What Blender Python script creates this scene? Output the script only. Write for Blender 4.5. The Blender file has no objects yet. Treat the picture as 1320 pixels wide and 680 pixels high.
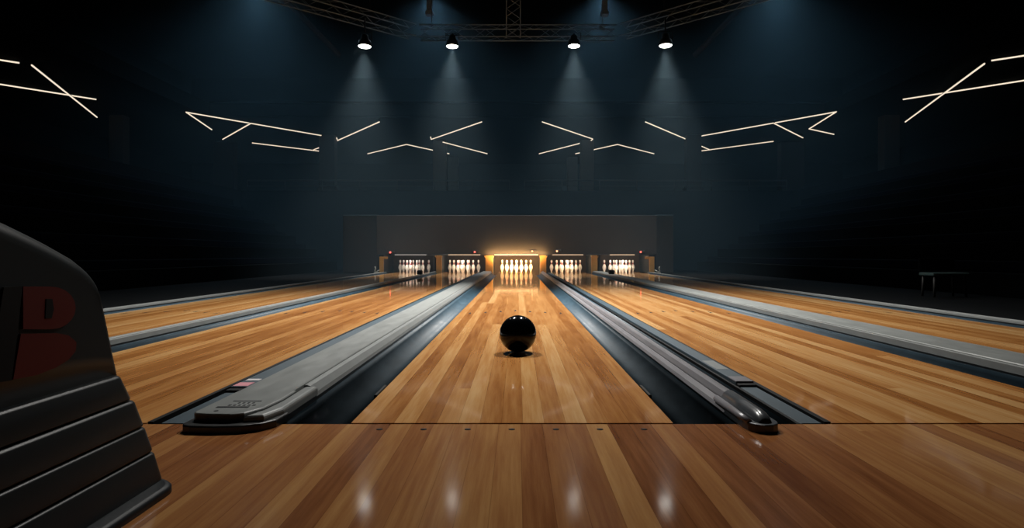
import bpy, bmesh, math, random
from mathutils import Vector, Matrix

random.seed(7)
C = bpy.context.scene.collection
SC = bpy.context.scene

# ------------------------------------------------------------------ camera
F = 856.0                      # focal length in pixels of a 1320 px wide frame
VX, VY, CH = 666.5, 328.0, 0.55
cam = bpy.data.cameras.new('camera')
cam.sensor_fit = 'HORIZONTAL'
cam.sensor_width = 36.0
cam.lens = 36.0 * F / 1320.0
cam.shift_x = -(VX - 660.0) / 1320.0
cam.shift_y = (VY - 340.0) / 1320.0
cam.clip_start = 0.05
cam.clip_end = 200
co = bpy.data.objects.new('camera', cam)
co.location = (0, 0, CH)
co.rotation_euler = (math.radians(90), 0, 0)
C.objects.link(co)
SC.camera = co
SC.view_settings.view_transform = 'Standard'
SC.view_settings.look = 'None'
SC.view_settings.gamma = 1.0
SC.view_settings.exposure = 0.0
SC.view_settings.use_curve_mapping = False
cy = SC.cycles
cy.use_denoising = True
cy.max_bounces = 6
cy.diffuse_bounces = 3
cy.glossy_bounces = 4
cy.volume_bounces = 0
cy.volume_step_rate = 4.0
cy.transparent_max_bounces = 8
cy.sample_clamp_indirect = 6.0
cy.blur_glossy = 0.3
cy.use_light_tree = True

# ------------------------------------------------------------------ materials
def srgb(r, g, b):
    f = lambda c: (c / 255 / 12.92) if c / 255 <= 0.04045 else ((c / 255 + 0.055) / 1.055) ** 2.4
    return (f(r), f(g), f(b), 1)

class N:
    """small node-graph helper"""
    def __init__(self, name):
        self.m = bpy.data.materials.new(name)
        self.m.use_nodes = True
        self.t = self.m.node_tree
        self.t.nodes.clear()
        self.out = self.t.nodes.new('ShaderNodeOutputMaterial')
    def n(self, kind, **kw):
        nd = self.t.nodes.new(kind)
        for k, v in kw.items():
            setattr(nd, k, v)
        return nd
    def l(self, a, b):
        self.t.links.new(a, b)
    def math(self, op, a, b=None, c=None):
        nd = self.n('ShaderNodeMath', operation=op)
        for i, x in enumerate((a, b, c)):
            if x is None:
                continue
            if isinstance(x, (int, float)):
                nd.inputs[i].default_value = x
            else:
                self.l(x, nd.inputs[i])
        return nd.outputs[0]

def plain(name, col, rough=0.5, metal=0.0, spec=0.5, coat=0.0, noise=0.0, nscale=20.0, stretch=(1, 1, 1), rnoise=0.0):
    g = N(name)
    p = g.n('ShaderNodeBsdfPrincipled')
    p.inputs['Base Color'].default_value = col
    p.inputs['Roughness'].default_value = rough
    p.inputs['Metallic'].default_value = metal
    p.inputs['Specular IOR Level'].default_value = spec
    p.inputs['Coat Weight'].default_value = coat
    g.l(p.outputs[0], g.out.inputs['Surface'])
    tc = g.n('ShaderNodeTexCoord')
    mp = g.n('ShaderNodeMapping')
    mp.inputs['Scale'].default_value = stretch
    g.l(tc.outputs['Object'], mp.inputs['Vector'])
    nz = g.n('ShaderNodeTexNoise')
    nz.inputs['Scale'].default_value = nscale
    nz.inputs['Detail'].default_value = 4
    g.l(mp.outputs[0], nz.inputs['Vector'])
    if noise > 0:
        mx = g.n('ShaderNodeMix', data_type='RGBA', blend_type='MULTIPLY')
        mx.inputs['Factor'].default_value = 1.0
        mx.inputs[6].default_value = col
        v = g.math('MULTIPLY_ADD', nz.outputs['Fac'], 2 * noise, 1 - noise)
        cmb = g.n('ShaderNodeCombineColor')
        for i in range(3):
            g.l(v, cmb.inputs[i])
        g.l(cmb.outputs[0], mx.inputs[7])
        g.l(mx.outputs[2], p.inputs['Base Color'])
    if rnoise > 0:
        v = g.math('MULTIPLY_ADD', nz.outputs['Fac'], 2 * rnoise, rough - rnoise)
        g.l(v, p.inputs['Roughness'])
    return g.m

def emitter(name, col, strength):
    g = N(name)
    e = g.n('ShaderNodeEmission')
    e.inputs['Color'].default_value = col
    e.inputs['Strength'].default_value = strength
    g.l(e.outputs[0], g.out.inputs['Surface'])
    return g.m

def wood(name, width, off, length, stops, rough, seed):
    g = N(name)
    tc = g.n('ShaderNodeTexCoord')
    sp = g.n('ShaderNodeSeparateXYZ')
    g.l(tc.outputs['Object'], sp.inputs[0])
    oi = g.n('ShaderNodeObjectInfo')
    rnd = g.math('MULTIPLY_ADD', oi.outputs['Random'], 50.0, seed)
    xs = g.math('MULTIPLY_ADD', sp.outputs['X'], 1 / width, off / width)
    xi = g.math('FLOOR', xs)
    xf = g.math('FRACT', xs)
    wn = g.n('ShaderNodeTexWhiteNoise', noise_dimensions='2D')
    cb = g.n('ShaderNodeCombineXYZ')
    g.l(xi, cb.inputs[0]); g.l(rnd, cb.inputs[1])
    g.l(cb.outputs[0], wn.inputs['Vector'])
    ys = g.math('MULTIPLY_ADD', sp.outputs['Y'], 1 / length, wn.outputs['Value'])
    ys = g.math('ADD', ys, g.math('MULTIPLY', xi, 0.37))
    yi = g.math('FLOOR', ys)
    cb2 = g.n('ShaderNodeCombineXYZ')
    g.l(xi, cb2.inputs[0]); g.l(yi, cb2.inputs[1]); g.l(rnd, cb2.inputs[2])
    wn2 = g.n('ShaderNodeTexWhiteNoise', noise_dimensions='3D')
    g.l(cb2.outputs[0], wn2.inputs['Vector'])
    # long grain
    cb3 = g.n('ShaderNodeCombineXYZ')
    g.l(g.math('MULTIPLY', sp.outputs['X'], 55), cb3.inputs[0])
    g.l(g.math('MULTIPLY_ADD', sp.outputs['Y'], 2.2, g.math('MULTIPLY', wn2.outputs['Value'], 30)), cb3.inputs[1])
    g.l(g.math('MULTIPLY', wn2.outputs['Value'], 17), cb3.inputs[2])
    nz = g.n('ShaderNodeTexNoise')
    nz.inputs['Scale'].default_value = 1.0
    nz.inputs['Detail'].default_value = 5
    nz.inputs['Roughness'].default_value = 0.65
    g.l(cb3.outputs[0], nz.inputs['Vector'])
    # broad stain variation within a board
    cb4 = g.n('ShaderNodeCombineXYZ')
    g.l(g.math('MULTIPLY', sp.outputs['X'], 14), cb4.inputs[0])
    g.l(g.math('MULTIPLY_ADD', sp.outputs['Y'], 1.3, g.math('MULTIPLY', wn2.outputs['Value'], 40)), cb4.inputs[1])
    nz2 = g.n('ShaderNodeTexNoise')
    nz2.inputs['Scale'].default_value = 1.0
    nz2.inputs['Detail'].default_value = 2
    g.l(cb4.outputs[0], nz2.inputs['Vector'])
    tone = g.math('ADD', g.math('MULTIPLY', wn2.outputs['Value'], 0.70),
                  g.math('ADD', g.math('MULTIPLY_ADD', nz.outputs['Fac'], 0.9, -0.45),
                         g.math('MULTIPLY_ADD', nz2.outputs['Fac'], 0.5, -0.10)))
    rp = g.n('ShaderNodeValToRGB')
    el = rp.color_ramp.elements
    el[0].position, el[0].color = stops[0]
    el[1].position, el[1].color = stops[-1]
    for ps, cl in stops[1:-1]:
        e = el.new(ps)
        e.color = cl
    g.l(tone, rp.inputs[0])
    # seams between boards
    d = g.math('MINIMUM', xf, g.math('SUBTRACT', 1.0, xf))
    seam = g.math('LESS_THAN', d, 0.0009 / width)
    mx = g.n('ShaderNodeMix', data_type='RGBA', blend_type='MULTIPLY')
    g.l(g.math('MULTIPLY', seam, 0.35), mx.inputs['Factor'])
    g.l(rp.outputs[0], mx.inputs[6])
    mx.inputs[7].default_value = (0.25, 0.16, 0.1, 1)
    p = g.n('ShaderNodeBsdfPrincipled')
    g.l(mx.outputs[2], p.inputs['Base Color'])
    g.l(g.math('MULTIPLY_ADD', nz2.outputs['Fac'], 0.08, rough - 0.04), p.inputs['Roughness'])
    p.inputs['Specular IOR Level'].default_value = 0.5
    g.l(p.outputs[0], g.out.inputs['Surface'])
    return g.m

LANE_STOPS = [(0.0, srgb(150, 92, 45)), (0.3, srgb(186, 125, 68)), (0.6, srgb(211, 154, 93)), (1.0, srgb(232, 187, 128))]
APP_STOPS = [(0.0, srgb(124, 74, 42)), (0.3, srgb(156, 100, 60)), (0.6, srgb(182, 125, 76)), (1.0, srgb(212, 160, 100))]
M = {}
M['lane'] = wood('lane_maple', 0.0703, 0.527, 26.0, LANE_STOPS, 0.06, 3.1)
M['approach'] = wood('approach_boards', 0.0703, 0.5345, 12.0, APP_STOPS, 0.09, 8.7)
M['lane_core'] = plain('lane_core', srgb(60, 40, 25), 0.6)
M['black'] = plain('black_plastic', srgb(16, 18, 20), 0.35, noise=0.3)
M['rubber'] = plain('black_rubber', srgb(9, 10, 11), 0.6, spec=0.12)
M['gutter'] = plain('gutter_composite', srgb(46, 66, 78), 0.5, spec=0.22, noise=0.5, nscale=5, stretch=(3, 1, 1), rnoise=0.12)
M['panel'] = plain('gutter_panel', srgb(52, 70, 80), 0.42, noise=0.35, nscale=6, stretch=(3, 0.6, 1))
M['cap_grey'] = plain('cap_grey', srgb(128, 131, 129), 0.36, noise=0.28, nscale=7, stretch=(3, 0.8, 1), rnoise=0.08)
M['cap_edge'] = plain('cap_edge', srgb(134, 137, 136), 0.35, metal=0.1, noise=0.2, nscale=9)
M['silver'] = plain('silver_rail', srgb(134, 132, 136), 0.32, metal=0.15, noise=0.3, nscale=10, stretch=(3, .5, 1))
M['charcoal'] = plain('charcoal_plastic', srgb(70, 74, 78), 0.28, noise=0.2)
M['dark_print'] = plain('dark_print', srgb(24, 28, 30), 0.6, spec=0.1)
M['pink'] = plain('pink_sticker', srgb(205, 130, 140), 0.5)
M['white_mark'] = plain('white_sticker', srgb(210, 205, 205), 0.5)
M['pin_white'] = plain('pin_white', srgb(240, 236, 226), 0.2, spec=0.6, coat=0.3)
M['pin_red'] = plain('pin_red', srgb(150, 22, 24), 0.25)
M['ball'] = plain('ball_black', srgb(5, 7, 9), 0.11, spec=0.16)
M['mask'] = plain('mask_board', srgb(68, 69, 71), 0.6, noise=0.12, nscale=2)
M['kick'] = plain('kickback_laminate', srgb(214, 164, 92), 0.4, noise=0.15, nscale=8)
M['partition'] = plain('partition_grey', srgb(84, 84, 86), 0.6)
M['kick_dark'] = plain('kickback_dark', srgb(60, 60, 60), 0.5)
M['pit'] = plain('pit_curtain', srgb(62, 50, 42), 0.8, spec=0.1)
M['steel'] = plain('truss_steel', srgb(136, 158, 172), 0.55, metal=0.0, noise=0.2)
M['can'] = plain('lamp_can', srgb(18, 19, 21), 0.45)
M['hall'] = plain('hall_black', srgb(18, 21, 25), 0.9, spec=0.05, noise=0.25, nscale=1.2)
M['hall_floor'] = plain('hall_floor', srgb(9, 11, 13), 0.7, spec=0.08, noise=0.3, nscale=2)
M['pillar'] = plain('pillar_paint', srgb(46, 45, 46), 0.75, noise=0.15, nscale=2)
M['pillar_pale'] = plain('pillar_pale_paint', srgb(100, 95, 90), 0.75, noise=0.15, nscale=2)
M['rail'] = plain('rail_paint', srgb(90, 98, 100), 0.5, metal=0.3)
M['tier'] = plain('tier_board', srgb(6, 8, 10), 0.9, spec=0.05, noise=0.2)
M['bench_navy'] = plain('bench_navy', srgb(7, 10, 22), 0.8, spec=0.05, noise=0.2)
M['soffit'] = plain('soffit_black', srgb(5, 6, 7), 0.9, spec=0.02)
M['hood'] = plain('hood_plastic', srgb(22, 31, 35), 0.36, spec=0.4, noise=0.15, nscale=6)
M['hood_rib'] = plain('hood_rib', srgb(15, 23, 27), 0.38, spec=0.35, noise=0.2, nscale=8)
M['base_plate'] = plain('base_plate', srgb(16, 24, 30), 0.45, spec=0.2)
M['logo_red'] = plain('logo_red', srgb(88, 18, 10), 0.45, spec=0.2)
M['logo_dark'] = plain('logo_dark', srgb(8, 9, 11), 0.6, spec=0.1)
M['lens'] = emitter('lamp_lens', (1.0, 0.97, 0.9, 1), 8.5)
M['tube'] = emitter('led_tube', (1.0, 0.87, 0.68, 1), 1.0)
M['strip_warm'] = emitter('strip_warm', (1.0, 0.56, 0.24, 1), 4.5)
M['strip_side'] = emitter('strip_side', (1.0, 0.72, 0.45, 1), 0.7)
M['strip_pale'] = emitter('strip_pale', (0.95, 0.85, 0.75, 1), 0.35)
M['red_led'] = emitter('red_led', (1.0, 0.10, 0.07, 1), 4.0)
M['orange_led'] = emitter('orange_led', (1.0, 0.35, 0.15, 1), 4.0)
M['teal'] = plain('teal_board', srgb(72, 92, 92), 0.6, spec=0.1)
M['pale'] = plain('pale_plastic', srgb(170, 170, 160), 0.5)

# ------------------------------------------------------------------ mesh helpers (all in world coordinates)
class MB:
    def __init__(self):
        self.b = bmesh.new()
    def box(self, x0, x1, y0, y1, z0, z1, bev=0.0, seg=2):
        t = bmesh.new()
        bmesh.ops.create_cube(t, size=1.0)
        for v in t.verts:
            v.co = Vector((x0 + (v.co.x + .5) * (x1 - x0), y0 + (v.co.y + .5) * (y1 - y0), z0 + (v.co.z + .5) * (z1 - z0)))
        if bev > 0:
            bmesh.ops.bevel(t, geom=list(t.edges), offset=bev, segments=seg, profile=0.5, affect='EDGES')
        self.merge(t)
        return self
    def merge(self, t):
        vm = {}
        for v in t.verts:
            vm[v] = self.b.verts.new(v.co)
        for f in t.faces:
            try:
                nf = self.b.faces.new([vm[v] for v in f.verts])
                nf.smooth = f.smooth
                nf.material_index = f.material_index
            except ValueError:
                pass
        t.free()
    def loft(self, rings, cap=True, smooth=True, closed=True):
        R = [[self.b.verts.new(Vector(p)) for p in r] for r in rings]
        n = len(R[0])
        for a, c in zip(R[:-1], R[1:]):
            for i in range(n if closed else n - 1):
                j = (i + 1) % n
                f = self.b.faces.new((a[i], a[j], c[j], c[i]))
                f.smooth = smooth
        if cap and closed:
            self.b.faces.new(list(reversed(R[0])))
            self.b.faces.new(R[-1])
        return self
    def tube(self, p0, p1, r, seg=8, r1=None):
        p0, p1 = Vector(p0), Vector(p1)
        d = (p1 - p0).normalized()
        up = Vector((0, 0, 1)) if abs(d.z) < .95 else Vector((1, 0, 0))
        a = d.cross(up).normalized()
        c = d.cross(a)
        r1 = r if r1 is None else r1
        rings = []
        for p, rr in ((p0, r), (p1, r1)):
            rings.append([p + (a * math.cos(2 * math.pi * i / seg) + c * math.sin(2 * math.pi * i / seg)) * rr for i in range(seg)])
        return self.loft(rings)
    def path(self, pts, r, seg=8):
        pts = [Vector(p) for p in pts]
        rings = []
        for k, p in enumerate(pts):
            if k == 0: d = pts[1] - p
            elif k == len(pts) - 1: d = p - pts[k - 1]
            else: d = (pts[k + 1] - p).normalized() + (p - pts[k - 1]).normalized()
            d.normalize()
            up = Vector((0, 0, 1)) if abs(d.z) < .95 else Vector((1, 0, 0))
            a = d.cross(up).normalized(); c = d.cross(a)
            rr = r[k] if isinstance(r, (list, tuple)) else r
            rings.append([p + (a * math.cos(2 * math.pi * i / seg) + c * math.sin(2 * math.pi * i / seg)) * rr for i in range(seg)])
        return self.loft(rings)
    def lathe(self, prof, seg=24, centre=(0, 0, 0), axis=None):
        """prof: list of (r, z)"""
        cx, cy_, cz = centre
        rings = []
        for r, z in prof:
            ring = []
            for i in range(seg):
                a = 2 * math.pi * i / seg
                v = Vector((r * math.cos(a), r * math.sin(a), z))
                if axis is not None:
                    v = axis @ v
                ring.append(v + Vector((cx, cy_, cz)))
            rings.append(ring)
        return self.loft(rings)
    def prism(self, poly, z0, z1, bev=0.0):
        """poly in x,y, extruded along z"""
        t = bmesh.new()
        lo = [t.verts.new((x, y, z0)) for x, y in poly]
        hi = [t.verts.new((x, y, z1)) for x, y in poly]
        n = len(poly)
        t.faces.new(list(reversed(lo)))
        t.faces.new(hi)
        for i in range(n):
            j = (i + 1) % n
            t.faces.new((lo[i], lo[j], hi[j], hi[i]))
        bmesh.ops.recalc_face_normals(t, faces=list(t.faces))
        if bev > 0:
            eds = [e for e in t.edges if all(abs(v.co.z - z1) < 1e-6 for v in e.verts)]
            bmesh.ops.bevel(t, geom=eds, offset=bev, segments=3, profile=0.5, affect='EDGES')
        self.merge(t)
        return self

def wloc(o):
    v = Vector(o.location)
    while o.parent is not None:
        o = o.parent
        v += Vector(o.location)
    return v

def obj(name, mb, mat, parent=None, at=(0, 0, 0)):
    me = bpy.data.meshes.new(name)
    bmesh.ops.recalc_face_normals(mb.b, faces=list(mb.b.faces))
    o = bpy.data.objects.new(name, me)
    if parent is not None:
        o.parent = parent
        base = wloc(parent)
    else:
        base = Vector(at)
        o.location = at
    bmesh.ops.translate(mb.b, verts=list(mb.b.verts), vec=-base)
    mb.b.to_mesh(me)
    mb.b.free()
    for m in (mat if isinstance(mat, (list, tuple)) else (mat,)):
        me.materials.append(m)
    C.objects.link(o)
    return o

def tag(o, label, cat, group=None, kind=None):
    o['label'] = label
    o['category'] = cat
    if group: o['group'] = group
    if kind: o['kind'] = kind
    return o

def thing(name, label, cat, loc=(0, 0, 0), group=None):
    o = bpy.data.objects.new(name, None)
    o.location = loc
    o.empty_display_size = 0.1
    C.objects.link(o)
    return tag(o, label, cat, group)

def struct(name, mb, mat, at=(0, 0, 0), label=None, cat=None, parent=None):
    o = obj(name, mb, mat, parent, at)
    if parent is None:
        o['kind'] = 'structure'
        if label: o['label'] = label
        if cat: o['category'] = cat
    return o

# ------------------------------------------------------------------ layout numbers
FOUL, LEND = 2.169, 21.9
Z0 = -0.12
# lane left edge, right edge
LANES = [(-3.774, -2.72), (-2.266, -1.212), (-0.5435, 0.5105), (1.030, 2.084), (2.72, 3.774)]
PINX = [-3.28, -1.69, -0.0165, 1.56, 3.25]
LNAME = ['outer left lane', 'inner left lane', 'middle lane behind the black ball', 'inner right lane', 'outer right lane']

# ------------------------------------------------------------------ setting
struct('floor', MB().box(-18, 18, -2, 37, Z0 - 0.2, Z0), M['hall_floor'], label='dark hall floor around the bowling lanes', cat='floor')
struct('floor_approach', MB().box(-9, 9, -1.5, FOUL - 0.012, Z0, 0.0), M['approach'], at=(-0.0165, 0, 0),
       label='warm striped wooden approach boards before the foul line', cat='floor')
ap = bpy.data.objects['floor_approach']
obj('foul_line', MB().box(-9, 9, FOUL - 0.012, FOUL + 0.004, Z0, -0.004), M['rubber'], ap)
for i in range(7):
    x = -0.0165 + 0.139 * (i - 3)
    t = MB(); t.lathe([(0.0001, 0.0), (0.0105, 0.0), (0.0105, 0.0008), (0.0001, 0.0012)], 20, (x, 2.093, -0.0002))
    obj('approach_dot', t, M['logo_dark'], ap)
struct('wall_left', MB().box(-18.3, -18, -2, 37, Z0, 10.3), M['hall'])
struct('wall_right', MB().box(18, 18.3, -2, 37, Z0, 10.3), M['hall'])
struct('wall_back', MB().box(-18, 18, 36.7, 37, Z0, 10.3), M['hall'])
struct('wall_front', MB().box(-18, 18, -2.3, -2, Z0, 10.3), M['hall'])
struct('ceiling', MB().box(-18.3, 18.3, -2.3, 37, 10.3, 10.5), M['hall'])

# side floor plates level with the lanes, past the outer capping
struct('floor_side_left', MB().box(-6.4, -4.03, FOUL, 24, Z0, -0.01), M['hall_floor'], label='dark side floor left of the lanes', cat='floor')
struct('floor_side_right', MB().box(4.03, 6.4, FOUL, 24, Z0, -0.01), M['hall_floor'], label='dark side floor right of the lanes', cat='floor')

# ------------------------------------------------------------------ lanes
for i, (a, b) in enumerate(LANES):
    cx = (a + b) / 2
    ln = obj('bowling_lane', MB().box(a, b, FOUL + 0.004, LEND, Z0, 0.0), M['lane'], None, (cx, FOUL + 0.004, 0))
    tag(ln, ['polished maple bowling lane, outermost on the left', 'polished maple bowling lane between flat grey divider and outer left lane',
             'polished maple bowling lane carrying the black ball', 'polished maple bowling lane just right of the ball lane',
             'polished maple bowling lane, outermost on the right'][i], 'bowling lane', 'bowling lanes')
    for k in range(7):
        x = cx + (k - 3) * 0.142
        y = 6.55 - abs(k - 3) * 0.10
        t = MB(); t.prism([(x - 0.013, y - 0.075), (x + 0.013, y - 0.075), (x, y + 0.075)], -0.001, 0.0008)
        obj('aiming_arrow', t, M['dark_print'], ln)

# ------------------------------------------------------------------ gutters
def gutter(xl, xr, label, depth=0.07, y1=20.2, lip=True):
    """curved channel from x=xl to xr, solid down to the floor"""
    n = 14
    top = []
    for k in range(n + 1):
        u = k / n
        s = math.sin(math.pi * u)
        top.append((xl + (xr - xl) * u, -0.006 - depth * ((s ** 0.75) if depth > .03 else 1.0)))
    rings = []
    for y in (FOUL + 0.004, LEND if y1 is None else y1):
        ring = [(x, y, z) for x, z in top] + [(xr, y, Z0), (xl, y, Z0)]
        rings.append(ring)
    mb = MB().loft(rings)
    for f in mb.b.faces:
        f.smooth = True
    o = obj('gutter', mb, M['gutter'], None, ((xl + xr) / 2, FOUL, Z0))
    tag(o, label, 'gutter', 'ball gutters')
    return o

g3l = gutter(-0.768, -0.5475, 'dark blue ball gutter left of the lane carrying the ball')
g3r = gutter(0.5145, 0.722, 'dark blue ball gutter right of the lane carrying the ball')
# narrow black joint clips in the lane edge
for g, x in ((g3l, -0.5475), (g3r, 0.5145)):
    s = -1 if x < 0 else 1
    obj('joint_clip', MB().box(min(x, x + s * .013), max(x, x + s * .013), 2.60, 2.80, -0.03, 0.0015, 0.002, 1), M['rubber'], g)
g2r = gutter(-1.208, -1.032, 'shallow blue gutter between flat grey divider and left lane', 0.012)
g4l = gutter(0.822, 1.026, 'shallow blue gutter between silver ridge divider and right lane', 0.012)
for g, lx in ((g2r, (-1.208, -1.190)), (g4l, (1.006, 1.026))):
    obj('edge_strip', MB().box(lx[0], lx[1], FOUL + .004, 20.2, -0.02, 0.004), M['rubber'], g)
gutter(-2.45, -2.27, 'dark blue gutter on the left edge of the second lane')
gutter(-2.716, -2.525, 'dark gutter hidden beside the outer left lane')
gutter(2.088, 2.285, 'dark blue gutter between second right lane and wide grey divider')
gutter(2.585, 2.716, 'narrow gutter beside the outer right lane')
gutter(-3.945, -3.778, 'outermost gutter at the left edge of the lanes')
gutter(3.778, 3.945, 'outermost gutter at the right edge of the lanes')

# raised bumper rails lying in the shallow gutters
def bumper(x0, x1, y0, label, sticker):
    r = thing('bumper_rail', label, 'rail', ((x0 + x1) / 2, y0, 0), 'bumper rails in the shallow gutters')
    obj('rail_bar', MB().box(x0, x1, y0, 20.0, -0.0175, 0.012, 0.004, 2), M['panel'], r)
    obj('dark_strip', MB().box(x0 - .012 if x0 > 0 else x1, x0 if x0 > 0 else x1 + .012, FOUL + .01, 20.0, -0.0175, -0.004), M['rubber'], r)  # thin dark rubber strip along one side of the rail
    obj('rail_foot', MB().box(x0 + .002, x1 - .002, FOUL + .01, y0 - .045, -0.0175, -0.003, 0.002, 1), M['panel'], r)
    obj('end_block', MB().box(x0, x1, y0 - .045, y0, -0.0175, 0.006, 0.003, 1), M['rubber'], r)
    if sticker == 'pink':
        obj('pink_sticker', MB().box(x0 + .006, x1 - .012, y0 + .01, y0 + .085, 0.0118, 0.0132), M['pink'], r)
        obj('white_sticker', MB().box(x0 + .01, x1 - .012, y0 + .13, y0 + .165, 0.0118, 0.0132), M['white_mark'], r)
    else:
        obj('metal_tip', MB().box(x0 - .001, x1 + .001, y0 - .004, y0 + .11, 0.006, 0.0145, 0.002, 1), M['silver'], r)
        obj('worn_patch', MB().box(x0 + .008, x1 - .008, y0 + .3, y0 + .55, 0.0118, 0.0128), M['cap_edge'], r)
bumper(-1.172, -1.092, 2.71, 'blue grey rail with pink sticker beside the wide grey divider', 'pink')
bumper(0.930, 1.003, 2.82, 'blue grey rail with silver tip beside the ridge divider', 'silver')

# ------------------------------------------------------------------ dividers (capping)
def extr(sec, y0, y1, smooth=False):
    return MB().loft([[(x, y0, z) for x, z in sec], [(x, y1, z) for x, z in sec]], smooth=smooth)

# wide grey capping with a black bull nose, left of the ball lane
d = thing('lane_divider', 'wide flat grey lane divider with black nose resting on the approach', 'lane divider', (-0.92, 2.05, 0), 'lane dividers')
obj('side_skirt', MB().box(-1.03, -0.772, FOUL + .02, 20.15, Z0, 0.012), M['black'], d)
obj('top_plate', extr([(-1.026, .012), (-0.828, .012), (-0.828, .046), (-0.832, .05), (-1.020, .05), (-1.026, .044)], 2.40, 20.15), M['cap_grey'], d)
obj('groove', MB().box(-0.829, -0.818, 2.62, 20.15, 0.0, 0.042), M['rubber'], d)
obj('edge_rail', extr([(-0.819, .006), (-0.770, .006), (-0.774, .022), (-0.794, .046), (-0.806, .0505), (-0.815, .0505), (-0.819, .046)], 2.55, 20.15, False), M['cap_edge'], d)
# nose: base foot and upper housing
foot = [(-1.045, 2.22), (-1.045, 2.075), (-1.035, 2.055), (-1.01, 2.042), (-0.93, 2.036), (-0.85, 2.046), (-0.80, 2.072), (-0.768, 2.12), (-0.762, 2.22)]
obj('nose_foot', MB().prism(foot, 0.0, 0.024, 0.005), M['black'], d)
house = [(-1.026, 2.45), (-1.028, 2.115), (-1.015, 2.098), (-0.98, 2.088), (-0.90, 2.084), (-0.862, 2.10), (-0.83, 2.17), (-0.815, 2.30), (-0.815, 2.45)]
mb = MB().prism(house, 0.02, 0.0505, 0.006)
for f in mb.b.faces:
    cz = f.calc_center_median()
    f.material_index = 1 if (f.normal.z > .5 or cz.z > .046) else 0
nose = obj('nose_housing', mb, [M['black'], M['cap_grey']], d)
obj('nose_shoulder', MB().prism([(-0.86, 2.085), (-0.80, 2.10), (-0.772, 2.20), (-0.768, 2.56), (-0.818, 2.56), (-0.818, 2.30), (-0.832, 2.17)], 0.012, 0.044, 0.012), M['cap_edge'], d)
obj('screw_hole', MB().lathe([(0.0001, 0), (0.0075, 0), (0.0075, .0008), (.0001, .001)], 16, (-0.963, 2.125, 0.0502)), M['rubber'], nose)
mk = MB()
mk.box(-0.985, -0.880, 2.168, 2.186, 0.0502, 0.0513)
mk.box(-0.968, -0.872, 2.262, 2.272, 0.0502, 0.0513)
for k in range(6):
    x = -0.958 + k * 0.016
    mk.box(x, x + 0.009, 2.198, 2.212, 0.0502, 0.0513)
for k in range(4):
    x = -0.940 + k * 0.016
    mk.box(x, x + 0.007, 2.232, 2.246, 0.0502, 0.0513)
obj('printed_mark', mk, M['dark_print'], nose)

# narrow silver ridge, right of the ball lane
d = thing('lane_divider', 'narrow silver ridge divider with rounded black nose on the approach', 'lane divider', (0.768, 2.04, 0), 'lane dividers')
obj('side_skirt', MB().box(0.722, 0.817, FOUL + .02, 20.15, Z0, 0.008), M['black'], d)
obj('lower_rail', extr([(0.716, .004), (0.724, .016), (0.740, .026), (0.745, .026), (0.745, .004)], 2.30, 20.15, False), M['silver'], d)
obj('ridge', extr([(0.746, .004), (0.746, .032), (0.758, .049), (0.766, .054), (0.780, .054), (0.790, .049), (0.802, .032), (0.802, .004)], 2.36, 20.15, False), M['silver'], d)
obj('side_plate', MB().box(0.803, 0.820, 2.25, 20.15, -0.02, 0.010, 0.003, 1), M['panel'], d)
foot = [(0.718, 2.30), (0.718, 2.12), (0.724, 2.080), (0.738, 2.055), (0.762, 2.042), (0.790, 2.045), (0.810, 2.062), (0.820, 2.09), (0.820, 2.30)]
obj('nose_foot', MB().prism(foot, 0.0, 0.026, 0.004), M['charcoal'], d)
# domed nose
rings = []
for y, s in ((2.062, .25), (2.072, .55), (2.09, .8), (2.115, .94), (2.15, 1.0), (2.25, 1.0), (2.42, 1.0)):
    hw, hh = 0.030 * (0.4 + 0.6 * s), 0.036 * s
    rings.append([(0.774 + hw * math.cos(math.pi - math.pi * k / 12), y, 0.022 + hh * math.sin(math.pi * k / 12)) for k in range(13)])
obj('nose_dome', MB().loft(rings), M['charcoal'], d)
obj('nose_shoulder', MB().path([(0.730, 2.085, .024), (0.727, 2.16, .026), (0.727, 2.42, .027)], [.010, .0125, .0125], 10), M['silver'], d)

# the two outer dividers between lanes and the two edge caps
def divider(x0, x1, top, label, mat, hump=None):
    d = thing('lane_divider', label, 'lane divider', ((x0 + x1) / 2, FOUL, 0), 'lane dividers')
    obj('side_skirt', MB().box(x0, x1, FOUL + .02, 20.15, Z0, 0.004), M['black'], d)
    e = .014
    obj('top_plate', extr([(x0 + e, .004), (x1 - e, .004), (x1 - e, top - .004), (x1 - e - .006, top), (x0 + e + .006, top), (x0 + e, top - .004)], FOUL + .02, 20.2), mat, d)
    for a, b in ((x0, x0 + e), (x1 - e, x1)):
        obj('edge_rail', MB().box(a, b, FOUL + .02, 20.15, 0.0, top - .008, 0.004, 2), M['cap_edge'], d)
    nx = (x0 + x1) / 2; hw = (x1 - x0) / 2
    obj('nose_foot', MB().prism([(nx - hw, FOUL + .1), (nx - hw, 2.10), (nx - hw * .5, 2.05), (nx + hw * .5, 2.05), (nx + hw, 2.10), (nx + hw, FOUL + .1)], 0.0, top, .008), M['black'], d)
    if hump:
        hx, hy, w, h = hump
        obj('sensor_hump', MB().box(hx - w / 2, hx + w / 2, hy - .12, hy + .12, top - .005, top + h, .03, 3), M['rubber'], d)
divider(-2.52, -2.455, .045, 'narrow pale capping between the two left lanes', M['cap_edge'], (-2.49, 17.0, .12, .11))
divider(2.285, 2.585, .05, 'wide grey capping between the two right lanes', M['cap_grey'], (2.43, 17.1, .13, .11))
divider(-4.02, -3.955, .03, 'pale edge capping along the outer left gutter', M['cap_edge'])
divider(3.955, 4.02, .03, 'pale edge capping along the outer right gutter', M['cap_edge'])

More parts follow.
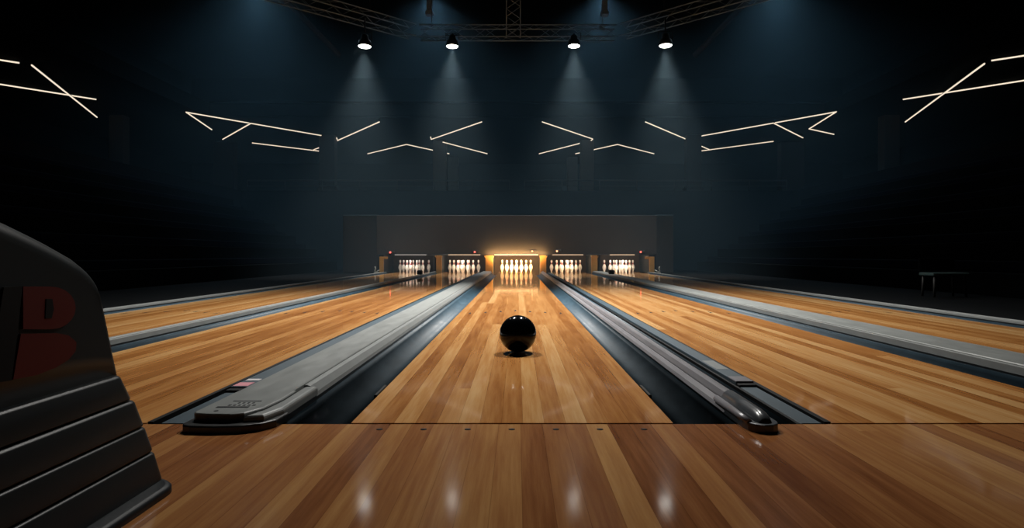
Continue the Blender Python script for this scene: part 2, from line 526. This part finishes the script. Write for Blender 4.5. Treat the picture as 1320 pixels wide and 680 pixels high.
# ------------------------------------------------------------------ ball
R = 0.104
HAZE = 0.0118
mb = MB()
bmesh.ops.create_uvsphere(mb.b, u_segments=64, v_segments=40, radius=R)
for f in mb.b.faces: f.smooth = True
bmesh.ops.translate(mb.b, verts=list(mb.b.verts), vec=(0.005, 3.754, R))
ball = obj('bowling_ball', mb, M['ball'], None, (0.005, 3.754, R))
tag(ball, 'glossy black bowling ball rolling down the middle lane', 'bowling ball')

# ------------------------------------------------------------------ pins
PROF = [(0.0001, 0), (0.0255, 0), (0.0262, .004), (0.0285, .019), (0.0359, .057), (0.0497, .086), (0.0578, .114), (0.0600, .130), (0.0605, .143), (0.0589, .162),
        (0.0532, .184), (0.0450, .206), (0.0360, .228), (0.0290, .243), (0.0250, .257), (0.0234, .272), (0.0234, .284), (0.0250, .299), (0.0278, .318), (0.0305, .333),
        (0.0323, .343), (0.0318, .355), (0.0275, .368), (0.0190, .377), (0.0090, .3805), (0.0001, .381)]
mb = MB().lathe(PROF, 24)
for f in mb.b.faces:
    z = f.calc_center_median().z
    f.material_index = 1 if (.243 < z < .268 or .284 < z < .299) else 0
pin0 = obj('bowling_pin', mb, [M['pin_white'], M['pin_red']], None, (0, 0, 0))
POS = [(0, 0, 'front pin of the triangle'), (-1, 1, 'left pin of the second row'), (1, 1, 'right pin of the second row'),
       (-2, 2, 'left pin of the third row'), (0, 2, 'middle pin of the third row'), (2, 2, 'right pin of the third row'),
       (-3, 3, 'left end of the back row'), (-1, 3, 'inner left pin of the back row'), (1, 3, 'inner right pin of the back row'), (3, 3, 'right end of the back row')]
first = True
for li, px in enumerate(PINX):
    for dx, row, desc in POS:
        o = pin0 if first else pin0.copy()
        if not first: C.objects.link(o)
        first = False
        o.location = (px + dx * 0.1524, 20.46 + row * 0.264, 0.0)
        tag(o, 'white bowling pin, %s, %s' % (desc, LNAME[li]), 'bowling pin', 'bowling pins of the ' + LNAME[li])

# ------------------------------------------------------------------ pinsetter masking and kickbacks
mk_ = thing('masking_panel', 'long grey masking panel above the pins at the lane ends', 'panel', (-0.01, 20.25, 0.55))
obj('face_board', MB().box(-4.29, 4.27, 20.25, 20.31, 0.555, 1.75, 0.01, 2), M['mask'], mk_)
obj('bottom_lip', MB().box(-4.29, 4.27, 20.20, 20.31, 0.537, 0.554, 0.004, 1), M['kick_dark'], mk_)
KX = [(-4.20, -4.06), (-2.56, -2.29), (-0.97, -0.73), (0.70, 0.90), (2.26, 2.55), (4.02, 4.19)]
KL = ['dull brown upright at the left end of the pin decks', 'orange upright between the two left pin decks', 'bright yellow upright left of the middle pin deck',
      'bright yellow upright right of the middle pin deck', 'orange upright between the two right pin decks', 'dull brown upright at the right end of the pin decks']
for k, (a, b) in enumerate(KX):
    kb = thing('kickback', KL[k], 'pin deck divider', ((a + b) / 2, 20.22, Z0), 'kickbacks between the pin decks')
    w = b - a
    # side plate behind and lit front post
    obj('side_plate', MB().box(a + .02, b - .02, 20.33, 21.9, Z0, 0.60), M['kick_dark'], kb)
    if w > .22:
        obj('grey_post', MB().box(a, a + .07, 20.21, 20.32, Z0, 0.530, .006, 1), M['kick_dark'], kb) if k == 1 else None
        if k == 4: obj('grey_post', MB().box(b - .07, b, 20.21, 20.32, Z0, 0.530, .006, 1), M['kick_dark'], kb)
    fa = a + (.09 if k == 1 else 0) ; fb = b - (.09 if k == 4 else 0)
    obj('front_post', MB().box(fa + .01, fb - .01, 20.20, 20.32, Z0, 0.49 if k in (0, 5) else 0.530, .008, 2), M['kick'], kb)
    if k in (0, 5):
        s = 1 if k == 0 else -1
        xa = b - .01 if k == 0 else a + .01
        obj('top_arm', MB().box(min(xa, xa + s * .13), max(xa, xa + s * .13), 20.21, 20.30, 0.42, 0.49, .006, 1), M['kick'], kb)
    else:
        for x in (fa + .02, fb - .02):
            s = -1 if x < (fa + fb) / 2 else 1
            obj('bracket', MB().path([(x, 20.20, .46), (x + s * .03, 20.195, .49), (x + s * .035, 20.195, .518)], [.012, .012, .010], 8), M['kick'], kb)
# pin decks' rear curtain and roof of each pit
for k in range(5):
    a, b = KX[k][1] - .02, KX[k + 1][0] + .02
    p = thing('pin_pit', 'dark pit behind the pins of the ' + LNAME[k], 'pin pit', ((a + b) / 2, 21.9, Z0), 'pits behind the pins')
    obj('rear_curtain', MB().box(a, b, 21.92, 21.97, Z0, 0.75, .01, 1), M['pit'], p)
    obj('pit_roof', MB().box(a, b, 20.32, 21.97, 0.75, 0.80), M['pit'], p)
# strip lamps under the masking panel's lip
STRIP = [(-3.72, -2.74, 'strip_pale'), (-2.10, -1.10, 'strip_side'), (-0.70, 0.65, 'strip_warm'), (1.06, 2.02, 'strip_side'), (2.80, 3.58, 'strip_side')]
SL = ['faint pale strip lamp above the outermost left pins', 'dim strip lamp above the pins second from left', 'bright orange strip lamp above the middle pins',
      'dim strip lamp above the pins second from right', 'dim strip lamp above the outermost right pins']
for (a, b, m), lb in zip(STRIP, SL):
    s = thing('strip_lamp', lb, 'lamp', ((a + b) / 2, 20.16, .535), 'strip lamps over the pin decks')
    obj('diffuser', MB().tube((a, 20.165, .545), (b, 20.165, .545), .014, 10), M[m], s)
    for x in (a, b):
        obj('mount_clip', MB().box(x - .015, x + .015, 20.14, 20.20, .52, .565, .004, 1), M['kick_dark'], s)
# indicator lamps
for px, py, m, lb in ((503, 325, 'red_led', 'red indicator lamp near the left end of the masking panel'), (612, 324.5, 'red_led', 'red indicator lamp between second and middle pins'),
                      (686, 323.5, 'orange_led', 'orange indicator lamp above the middle pins'), (718, 323.5, 'orange_led', 'orange indicator lamp just right of the middle pins'),
                      (826, 324.5, 'red_led', 'red indicator lamp near the right end of the masking panel')):
    y = 20.20
    x = (px - VX) / F * y; z = CH + (VY - py) / F * y
    s = thing('indicator_lamp', lb, 'lamp', (x, 20.25, z), 'indicator lamps on the masking panel')
    obj('housing', MB().box(x - .06, x + .13, 20.205, 20.248, z - .04, z + .04, .008, 1), M['kick_dark'], s)
    ax = Matrix.Rotation(math.radians(90), 3, 'X')
    obj('bulb', MB().lathe([(.0001, .036), (.015, .032), (.024, .016), (.026, 0), (.026, -.01)], 14, (x, 20.205, z), ax), M[m], s)

# side partitions beside the masking panel
for xa, xb, lb in ((-5.4, -4.31, 'dark partition left of the pinsetters'), (4.29, 4.85, 'dark grey partition right of the pinsetters')):
    p = thing('pinsetter_partition', lb, 'partition', ((xa + xb) / 2, 20.6, -.01), 'partitions beside the pinsetters')
    obj('board', MB().box(xa, xb, 20.6, 20.66, -.01, 1.74, .008, 1), M['partition'], p)
    obj('top_rail', MB().box(xa, xb, 20.58, 20.68, 1.74, 1.78, .008, 1), M['rail'], p)
# small pale prongs beside the end uprights
for x0, lb, s in ((-4.19, 'small pale pronged holder beside the left end upright', -1), (4.20, 'small pale pronged holder beside the right end upright', 1)):
    y = 19.9
    t = thing('pronged_holder', lb, 'holder', (x0, y, -.01))
    obj('holder_base', MB().box(x0 - .1, x0 + .1, y - .05, y + .05, -.01, .02, .006, 1), M['pale'], t)
    obj('tall_prong', MB().path([(x0 + s * .06, y, .0), (x0 + s * .07, y, .08), (x0 + s * .05, y, .13), (x0 + s * .07, y, .20)], [.022, .02, .018, .012], 8), M['pale'], t)
    obj('short_prong', MB().path([(x0 + s * .06, y, .02), (x0 - s * .0, y, .05), (x0 - s * .08, y, .10)], [.018, .016, .010], 8), M['pale'], t)

# ------------------------------------------------------------------ ball return hood (left foreground)
hd = thing('ball_return', 'dark grey ribbed ball return hood with red letter mark on approach', 'ball return', (-1.25, 0.95, 0))
XR, XL = -0.98, -1.62           # right face and left face at the top
def hood_h(y):
    P = [(.30, .483), (.325, .53), (.36, .56), (.46, .612), (.60, .662), (.80, .694), (1.0, .690), (1.10, .675), (1.20, .653), (1.285, .628), (1.342, .6085), (1.416, .580), (1.495, .545), (1.53, .519), (1.54, .502), (1.545, .483)]
    for (a, ha), (b, hb) in zip(P[:-1], P[1:]):
        if a <= y <= b:
            return ha + (hb - ha) * (y - a) / (b - a)
    return P[-1][1]
ys = [.30, .31, .325, .34, .36, .41, .46, .53, .60, .70, .80, .90, 1.0, 1.06, 1.12, 1.19, 1.26, 1.32, 1.38, 1.42, 1.46, 1.49, 1.51, 1.522, 1.533, 1.54, 1.545]
def side_x(z):                   # the flank leans outwards as it goes down
    return -0.983 + (0.52 - z) * (0.051 / 0.247)
rings = []
for y in ys:
    h = hood_h(y)
    zb = 0.266
    r = 0.05
    ring = []
    ring.append((side_x(zb), y, zb))
    for k in range(1, 5):
        z = zb + (h - r - zb) * k / 4
        ring.append((side_x(z), y, z))
    xc = side_x(h - r) - r
    for k in range(1, 7):
        a = math.pi / 2 * k / 6
        ring.append((xc + r * math.cos(a), y, h - r + r * math.sin(a)))
    mid = -1.30
    ring.append((mid, y, h + .012))
    pts = list(ring[:-1])
    for x, yy, z in reversed(pts):
        ring.append((2 * mid - x, yy, z))
    rings.append(ring)
hood = obj('upper_shell', MB().loft(rings), M['hood'], hd)
# stacked ribs
def rrect(x0, x1, y0, y1, r, n=6):
    out = []
    for cx, cy_, a0 in ((x1 - r, y0 + r, -90), (x1 - r, y1 - r, 0), (x0 + r, y1 - r, 90), (x0 + r, y0 + r, 180)):
        for k in range(n + 1):
            a = math.radians(a0 + 90 * k / n)
            out.append((cx + r * math.cos(a), cy_ + r * math.sin(a)))
    return out
T = [(.272, -.909, .216, -.893), (.212, -.885, .152, -.871), (.148, -.867, .091, -.855), (.087, -.851, .02, -.838)]
for k, (zt, xt, zb, xb) in enumerate(T):
    rg = []
    for z, x, e in ((zb, xb, 0), (zb + .003, xb, 0), (zt - .006, xt, 0), (zt - .002, xt - .002, .002), (zt, xt - .007, .007)):
        g_ = x + .909
        rg.append([(a, b, z) for a, b in rrect(-2.6 - x, x, .30 - g_ * .8, 1.545 + g_ * .6 - e, .03)])
    obj('rib', MB().loft(rg), M['hood_rib'], hd)
rg = []
for z, e in ((0.0, 0.0), (0.012, 0.0), (0.018, .004), (0.02, .010)):
    rg.append([(a, b, z) for a, b in rrect(-1.80 + e, -0.798 - e, .22 + e, 1.588 - e, .07, 8)])
obj('base_plate', MB().loft(rg), M['base_plate'], hd)
# the letter on the flank: drawn in (y, z) on the flank plane, standing 3 mm proud
def on_flank(poly, off, thick):
    t = MB()
    a = [(side_x(z) + off, y, z) for y, z in poly]
    b = [(side_x(z) + off + thick, y, z) for y, z in poly]
    t.loft([a, b], smooth=False)
    return t
def px_flank(px, py):
    # pixel of the photograph -> (y, z) on the flank
    x = -0.95
    for _ in range(6):
        y = (x) * F / (px - VX)
        z = CH + (VY - py) / F * y
        x = side_x(z)
    return (y, z)
def bowl(x0, x1, y0, y1, n=10):
    r = (y1 - y0) / 2
    pts = [(x0, y0)]
    for k in range(n + 1):
        a = -math.pi / 2 + math.pi * k / n
        pts.append((x1 - r * 1.15 + r * 1.15 * math.cos(a), (y0 + y1) / 2 + r * math.sin(a)))
    pts.append((x0, y1))
    return pts
stem = [(2, 370), (26, 368), (20, 428), (12, 490), (-16, 494), (-8, 430)]
obj('letter_stem', on_flank([px_flank(*p) for p in stem], .0005, .004), M['logo_dark'], hood)
obj('letter_bowl', on_flank([px_flank(*p) for p in bowl(27, 95, 369, 424)], .0005, .004), M['logo_red'], hood)
low = [(24, 430), (70, 429), (86, 432), (96, 441), (95, 452), (86, 463), (70, 473), (45, 483), (14, 489)]
obj('letter_bowl', on_flank([px_flank(*p) for p in low], .0005, .004), M['logo_red'], hood)
obj('letter_counter', on_flank([px_flank(*p) for p in [(56, 385), (64, 385), (66, 398), (63, 410), (55, 410)]], .0035, .0025), M['logo_dark'], hood)

# ------------------------------------------------------------------ trusses
def box_truss(name, label, p0, p1, h, w, bay=.5, rc=.018, rb=.006, vertical=False):
    p0, p1 = Vector(p0), Vector(p1)
    root = thing(name, label, 'truss', tuple((p0 + p1) / 2))
    u = (p1 - p0).normalized()
    if vertical:
        v, q = Vector((1, 0, 0)), Vector((0, 1, 0))
    else:
        v = Vector((0, 0, 1)); q = Vector((-u.y, u.x, 0))
        if q.y < 0: q = -q
    cor = [Vector((0, 0, 0)), v * h, v * h + q * w, q * w]
    L = (p1 - p0).length
    for c in cor:
        obj('chord', MB().tube(p0 + c, p1 + c, rc, 8), M['steel'], root)
    n = max(2, round(L / bay))
    for f in range(4):
        a, b = cor[f], cor[(f + 1) % 4]
        for k in range(n):
            s, e = (a, b) if k % 2 == 0 else (b, a)
            obj('brace', MB().tube(p0 + u * (L * k / n) + s, p0 + u * (L * (k + 1) / n) + e, rb, 6), M['steel'], root)
    return root
TB, TH = 7.115, .355
tc_ = box_truss('lighting_truss', 'straight steel lighting truss across the hall above the lanes', (-2.956, 20, TB), (3.0, 20, TB), TH, .4)
tl_ = box_truss('lighting_truss', 'angled steel lighting truss running off the top left', (-8.4, 14.75, TB), (-3.02, 19.94, TB), TH, .4)
tr_ = box_truss('lighting_truss', 'angled steel lighting truss running off the top right', (8.4, 14.75, TB), (3.06, 19.94, TB), TH, .4)
box_truss('hanging_truss', 'upright steel truss hanging from the ceiling over the middle lane', (-.32, 19.78, 7.05), (-.32, 19.78, 10.29), .42, .18, .30, .014, .009, True)
for root, pts in ((tc_, ((-2.6, 20.2), (2.6, 20.2))), (tl_, ((-7.9, 15.35), (-4.2, 18.95))), (tr_, ((7.9, 15.35), (4.2, 18.95)))):
    for x, y in pts:
        obj('hoist_cable', MB().tube((x, y, TB + TH - .02), (x, y, 10.295), .012, 6), M['can'], root)
# sloping roof braces, faint in the haze
for s, lb in ((-1, 'faint sloping roof brace above the outer left spotlight'), (1, 'faint sloping roof brace above the outer right spotlight')):
    b = MB().path([(s * 6.3, 23.6, 7.6), (s * 8.9, 23.6, 10.3)], .10, 4)
    struct('beam_roof', b, M['pillar'], (s * 7.6, 23.6, 8.9), lb, 'roof beam')
for x, lb in ((-2.9, 'faint hanging roof post above the inner left spotlight'), (2.9, 'faint hanging roof post above the inner right spotlight')):
    struct('beam_post', MB().box(x - .09, x + .09, 21.9, 22.1, 8.5, 10.3, .02, 1).box(x - .13, x + .13, 21.86, 22.14, 8.46, 8.6, .02, 1), M['steel'], (x, 21.8, 9), lb, 'roof post')

# ------------------------------------------------------------------ spotlights
def spot(px, py, depth, label, power, ang, tilt, hang, blend=.8, lens=True, xyz=None, col=(1, .97, .92), rad=.16, aimx=0.0):
    if xyz is None:
        x = (px - VX) / F * depth; z = CH + (VY - py) / F * depth; y = depth
    else:
        x, y, z = xyz
    root = thing('spotlight', label, 'spotlight', (x, y, z), 'ceiling spotlights')
    rot = Matrix.Rotation(math.radians(-tilt), 3, 'X') @ Matrix.Rotation(math.radians(aimx), 3, 'Y')   # tilt towards the approach
    can = [(.0001, .34), (.07, .34), (.09, .325), (.10, .28), (.115, .20), (.165, .16), (.185, .08), (.19, 0), (.18, -.005), (.176, .012), (.0001, .012)]
    obj('lamp_can', MB().lathe(can, 24, (x, y, z), rot), M['can'], root)
    obj('lamp_lens', MB().lathe([(.0001, .016), (.172, .016), (.172, .006), (.12, -.002), (.0001, -.004)], 24, (x, y, z), rot), M['lens'], root)
    up = rot @ Vector((0, 0, 1))
    top = Vector((x, y, z)) + up * .2
    yk = MB()
    yk.path([(x - .20, top.y, top.z), (x - .20, top.y + .02, top.z + .20), (x + .20, top.y + .02, top.z + .20), (x + .20, top.y, top.z)], .014, 6)
    obj('yoke', yk, M['can'], root)
    obj('hanger', MB().tube((x, top.y + .02, top.z + .19), (x, top.y + .02, hang), .022, 8), M['can'], root)
    li = bpy.data.lights.new('spot_beam', 'SPOT')
    li.energy = power
    li.color = col
    li.spot_size = math.radians(ang)
    li.spot_blend = blend
    li.shadow_soft_size = rad
    lo = bpy.data.objects.new('spot_beam', li)
    lo.parent = root
    lo.matrix_local = Matrix.Translation(rot @ Vector((0, 0, -.03))) @ rot.to_4x4()
    C.objects.link(lo)
    return root
KW = dict(power=1400, ang=64, tilt=5, blend=1.0)
spot(470, 60, 18.4, 'round spotlight hanging outermost on the left, glowing white', hang=TB, **KW)
spot(583, 60, 19.85, 'round spotlight under the straight truss, inner left', hang=TB, **KW)
spot(740, 59.5, 19.85, 'round spotlight under the straight truss, inner right', hang=TB, **KW)
spot(858, 59, 18.4, 'round spotlight hanging outermost on the right, glowing white', hang=TB, **KW)
# lamps further up, outside the frame
for x, lb in ((-1.75, 'lane spotlight high above the lanes, left of middle'), (1.75, 'lane spotlight high above the lanes, right of middle')):
    spot(0, 0, 0, lb, 5000, 80, 15, 10.3, blend=1.0, xyz=(x, 9.3, 7.4), rad=.16, aimx=(15 if x > 0 else -15))
for x, lb in ((-4.3, 'lane spotlight high above the outer left lane'), (4.3, 'lane spotlight high above the outer right lane')):
    spot(0, 0, 0, lb, 350, 70, 22, 10.3, blend=1.0, xyz=(x, 13.6, 7.6), rad=.16, aimx=(12 if x > 0 else -12))
for x, y, p, lb in ((-8.2, 21, 750, 'haze spotlight above the angled left truss'), (-2.9, 22.6, 750, 'haze spotlight above the straight truss, left end'),
              (2.9, 22.6, 750, 'haze spotlight above the straight truss, right end'), (8.2, 21, 750, 'haze spotlight above the angled right truss')):
    spot(0, 0, 0, lb, p, 130, 0, 10.3, blend=1.0, xyz=(x, y, 9.5), col=(.5, .78, 1.0))

# ------------------------------------------------------------------ galleries, pillars, stands
SF = 5.56
struct('soffit_slab_back', MB().box(-18, 18, 24.3, 36.7, SF, 6.05), M['soffit'])
struct('soffit_slab_left', MB().box(-18, -11.2, 11, 24.3, SF, 6.05), M['soffit'])
struct('soffit_slab_right', MB().box(11.2, 18, 11, 24.3, SF, 6.05), M['soffit'])
struct('trim_fascia', MB().box(-11.2, 11.2, 24.22, 24.3, 5.60, 6.08).box(-11.2, 11.2, 24.16, 24.3, 6.04, 6.12), M['soffit'], label='faint dark gallery fascia above the light lines', cat='fascia')
PT = 3.1
struct('slab_stand_back', MB().box(-11, 11, 26.5, 36.7, Z0, PT), M['hall'])
struct('slab_stand_left', MB().box(-18, -11, 8, 36.7, Z0, PT), M['hall'])
struct('slab_stand_right', MB().box(11, 18, 8, 36.7, Z0, PT), M['hall'])
def pillar(px, d, w, lb, dd=.45):
    x = (px - VX) / F * d
    hw = w / F * d / 2
    mb = MB().box(x - hw, x + hw, d, d + dd, PT, SF, .02, 1).box(x - hw - .05, x + hw + .05, d - .05, d + dd + .05, PT, PT + .25, .02, 1)
    struct('pillar', mb, M['pillar_pale' if lb.startswith('pale slim') or 'inner' in lb else 'pillar'], (x, d + dd / 2, PT), lb, 'pillar')
PL = [(149, 23.8, 18), (288, 29.5, 26), (421, 27.7, 20), (566.5, 29, 17), (584, 34, 13), (738, 34, 13), (757, 29, 17), (895, 27.7, 19), (1022, 29.5, 30), (1150, 23.8, 20)]
PN = ['dim square pillar under the crossed light lines, left side', 'pale stub pillar beneath the left zigzag of light lines', 'dark pillar where the left light lines end', 'dark pillar under the inner left light line',
      'pale slim pillar behind the inner left pillar', 'pale slim pillar behind the inner right pillar', 'dark pillar under the inner right light line', 'dark pillar where the right light lines end',
      'pale stub pillar beneath the right zigzag of light lines', 'dim square pillar under the crossed light lines, right side']
for (px, d, w), lb in zip(PL, PN):
    pillar(px, d, w, lb)
def railing(x0, x1, y, lb):
    r = thing('railing', lb, 'railing', ((x0 + x1) / 2, y, PT), 'gallery railings')
    obj('top_rail', MB().tube((x0, y, PT + .42), (x1, y, PT + .42), .03, 8), M['rail'], r)
    obj('mid_rail', MB().tube((x0, y, PT + .2), (x1, y, PT + .2), .015, 6), M['rail'], r)
    n = int((x1 - x0) / 1.5)
    for k in range(n + 1):
        x = x0 + (x1 - x0) * k / n
        obj('post', MB().tube((x, y, PT), (x, y, PT + .42), .02, 6), M['rail'], r)
railing(-10.8, -.3, 26.6, 'faint gallery railing on the left of the back stand')
railing(.3, 10.8, 26.6, 'faint gallery railing on the right of the back stand')
# tiered stands on both sides
for s, lb in ((-1, 'dark tiered seating stand along the left side'), (1, 'dark tiered seating stand along the right side')):
    r = thing('bleacher', lb, 'bleacher', (s * 8.7, 14.5, Z0))
    for k in range(6):
        xa, xb = s * (6.5 + k * .75), s * (6.5 + (k + 1) * .75)
        x0, x1 = min(xa, xb), max(xa, xb)
        zt = .30 + k * .45
        tr = obj('tier', MB().box(x0, x1, 8.0, 24.0, Z0, zt, .012, 1), M['tier'], r)
        xm = xb - s * .22
        obj('bench', MB().box(xm - .18, xm + .18, 8.1, 23.9, zt, zt + .16, .02, 2), M['bench_navy'], tr)
# low bench in the dark on the right
bx, by = 5.72, 8.9
b = thing('bench', 'low bench with a pale teal seat edge in the dark right side', 'bench', (bx, by, -.01))
obj('seat', MB().box(bx - .24, bx + .24, by - .16, by + .16, .27, .31, .01, 2), M['teal'], b)
obj('backrest', MB().box(bx - .24, bx + .24, by + .14, by + .18, .33, .50, .012, 2), M['tier'], b)
for sx in (-1, 1):
    for sy in (-1, 1):
        obj('leg', MB().tube((bx + sx * .21, by + sy * .13, -.01), (bx + sx * .2, by + sy * .12, .28), .016, 8), M['kick_dark'], b)
cx_, cy2 = 5.72, 8.9
# ------------------------------------------------------------------ light tubes on the soffit
TZ = 5.52
def tp(px, py, TZ=TZ):
    d = F * (TZ - CH) / (VY - py)
    return Vector(((px - VX) / F * d, d, TZ))
LINES = [
    ([(-40, 71), (25, 81)], 'short slanting light line cut by the left photo edge'),
    ([(-60, 99), (124, 128)], 'long light line crossing the steep one, left side'),
    ([(41, 84), (125, 151)], 'steep bright light line crossing another, left side'),
    ([(273, 167), (240, 144.5), (420, 175.5)], 'long hooked light line of the left zigzag'),
    ([(287, 179.5), (323, 159)], 'short stroke under the long left zigzag line'),
    ([(325, 184), (419, 195.5)], 'lower flat light line of the left zigzag'),
    ([(404, 193), (420, 187)], 'tiny stroke at the end of the lower left line'),
    ([(434, 177.5), (435, 181), (489, 157)], 'rising light line right beside the left dark pillar'),
    ([(474, 198), (524, 186), (579, 198)], 'shallow roof shaped light line, left of middle'),
    ([(555, 176.5), (556, 179.5), (621, 157)], 'rising light line above the inner left pillar'),
    ([(571, 183), (628, 198)], 'falling light line behind the inner left pillar'),
    ([(699, 157), (764, 179), (762, 181)], 'falling light line above the inner right pillar'),
    ([(695, 198), (750, 184)], 'rising light line behind the inner right pillar'),
    ([(742, 198), (796, 186), (843, 198)], 'shallow roof shaped light line, right of middle'),
    ([(832, 157), (885, 179.5)], 'falling light line left beside the right dark pillar'),
    ([(899, 176), (1078, 144), (1043, 166), (1075, 173)], 'long hooked light line of the right zigzag'),
    ([(998, 159), (1035, 177.5)], 'short stroke under the long right zigzag line'),
    ([(899, 195), (997, 182)], 'lower flat light line of the right zigzag'),
    ([(899, 186), (915, 193)], 'tiny stroke at the end of the lower right line'),
    ([(1164, 128), (1375, 95)], 'long light line crossing the steep one, right side'),
    ([(1167, 157), (1269, 82)], 'steep bright light line crossing another, right side'),
    ([(1278, 78), (1370, 64)], 'short slanting light line cut by the right photo edge'),
]
LOW = (2, 4, 10, 14, 16, 18, 20, 7)          # strokes hung a little lower where they cross another
for k, (pts, lb) in enumerate(LINES):
    z = TZ - .09 if k in LOW else TZ
    P = [tp(px, py, z) for px, py in pts]
    c = sum(P, Vector()) / len(P)
    r = thing('light_tube', lb, 'light line', (c.x, c.y, SF), 'zigzag light lines')
    mb, m2 = MB(), MB()
    for a, b_ in zip(P[:-1], P[1:]):
        mb.tube(a, b_, .022, 8)
        m2.tube(a + Vector((0, 0, .024)), b_ + Vector((0, 0, .024)), .022, 4)
    obj('tube', mb, M['tube'], r)
    obj('channel', m2, M['soffit'], r)
    for p in (P[0], P[-1]):
        obj('hanger', MB().tube(p + Vector((0, 0, .03)), (p.x, p.y, SF), .012, 6), M['soffit'], r)

# ------------------------------------------------------------------ haze
g = N('haze')
vs = g.n('ShaderNodeVolumeScatter')
vs.inputs['Color'].default_value = (.50, .76, .92, 1)
vs.inputs['Anisotropy'].default_value = 0.0
vs.inputs['Density'].default_value = HAZE
g.l(vs.outputs[0], g.out.inputs['Volume'])
hz = obj('haze', MB().box(-13.0, 13.0, 14.5, 36.6, -0.1, 10.25), g.m, None, (0, 24, -0.1))
tag(hz, 'thin blue haze hanging under the ceiling lights', 'haze', None, 'stuff')

# ------------------------------------------------------------------ pin deck light (unseen area lights just below the strip lamps, facing the pins)
for k, (a, b, m) in enumerate(STRIP):
    li = bpy.data.lights.new('pin_light', 'AREA')
    li.shape = 'RECTANGLE'
    li.size, li.size_y = b - a, .08
    li.spread = math.radians(150)
    li.energy = (6, 12, 105, 14, 14)[k]
    li.color = ((1, .9, .8), (1, .82, .62), (1, .62, .27), (1, .78, .52), (1, .86, .68))[k]
    lo = bpy.data.objects.new('pin_light', li)
    lo.location = ((a + b) / 2, 20.17, .47)
    lo.rotation_euler = (math.radians(74), 0, 0)
    C.objects.link(lo)

li = bpy.data.lights.new('strip_glow_fill', 'AREA')      # unseen light added before the panel to boost the orange strip's glow
li.shape = 'RECTANGLE'; li.size, li.size_y = 1.7, .03
li.energy = 20; li.color = (1, .52, .18)
lo = bpy.data.objects.new('strip_glow_fill', li)
lo.location = (-.025, 20.02, .56); lo.rotation_euler = (math.radians(94), 0, 0)
C.objects.link(lo)

w = bpy.data.worlds.new('world')
w.use_nodes = True
w.node_tree.nodes['Background'].inputs[0].default_value = (.25, .45, .7, 1)
w.node_tree.nodes['Background'].inputs[1].default_value = .0
SC.world = w
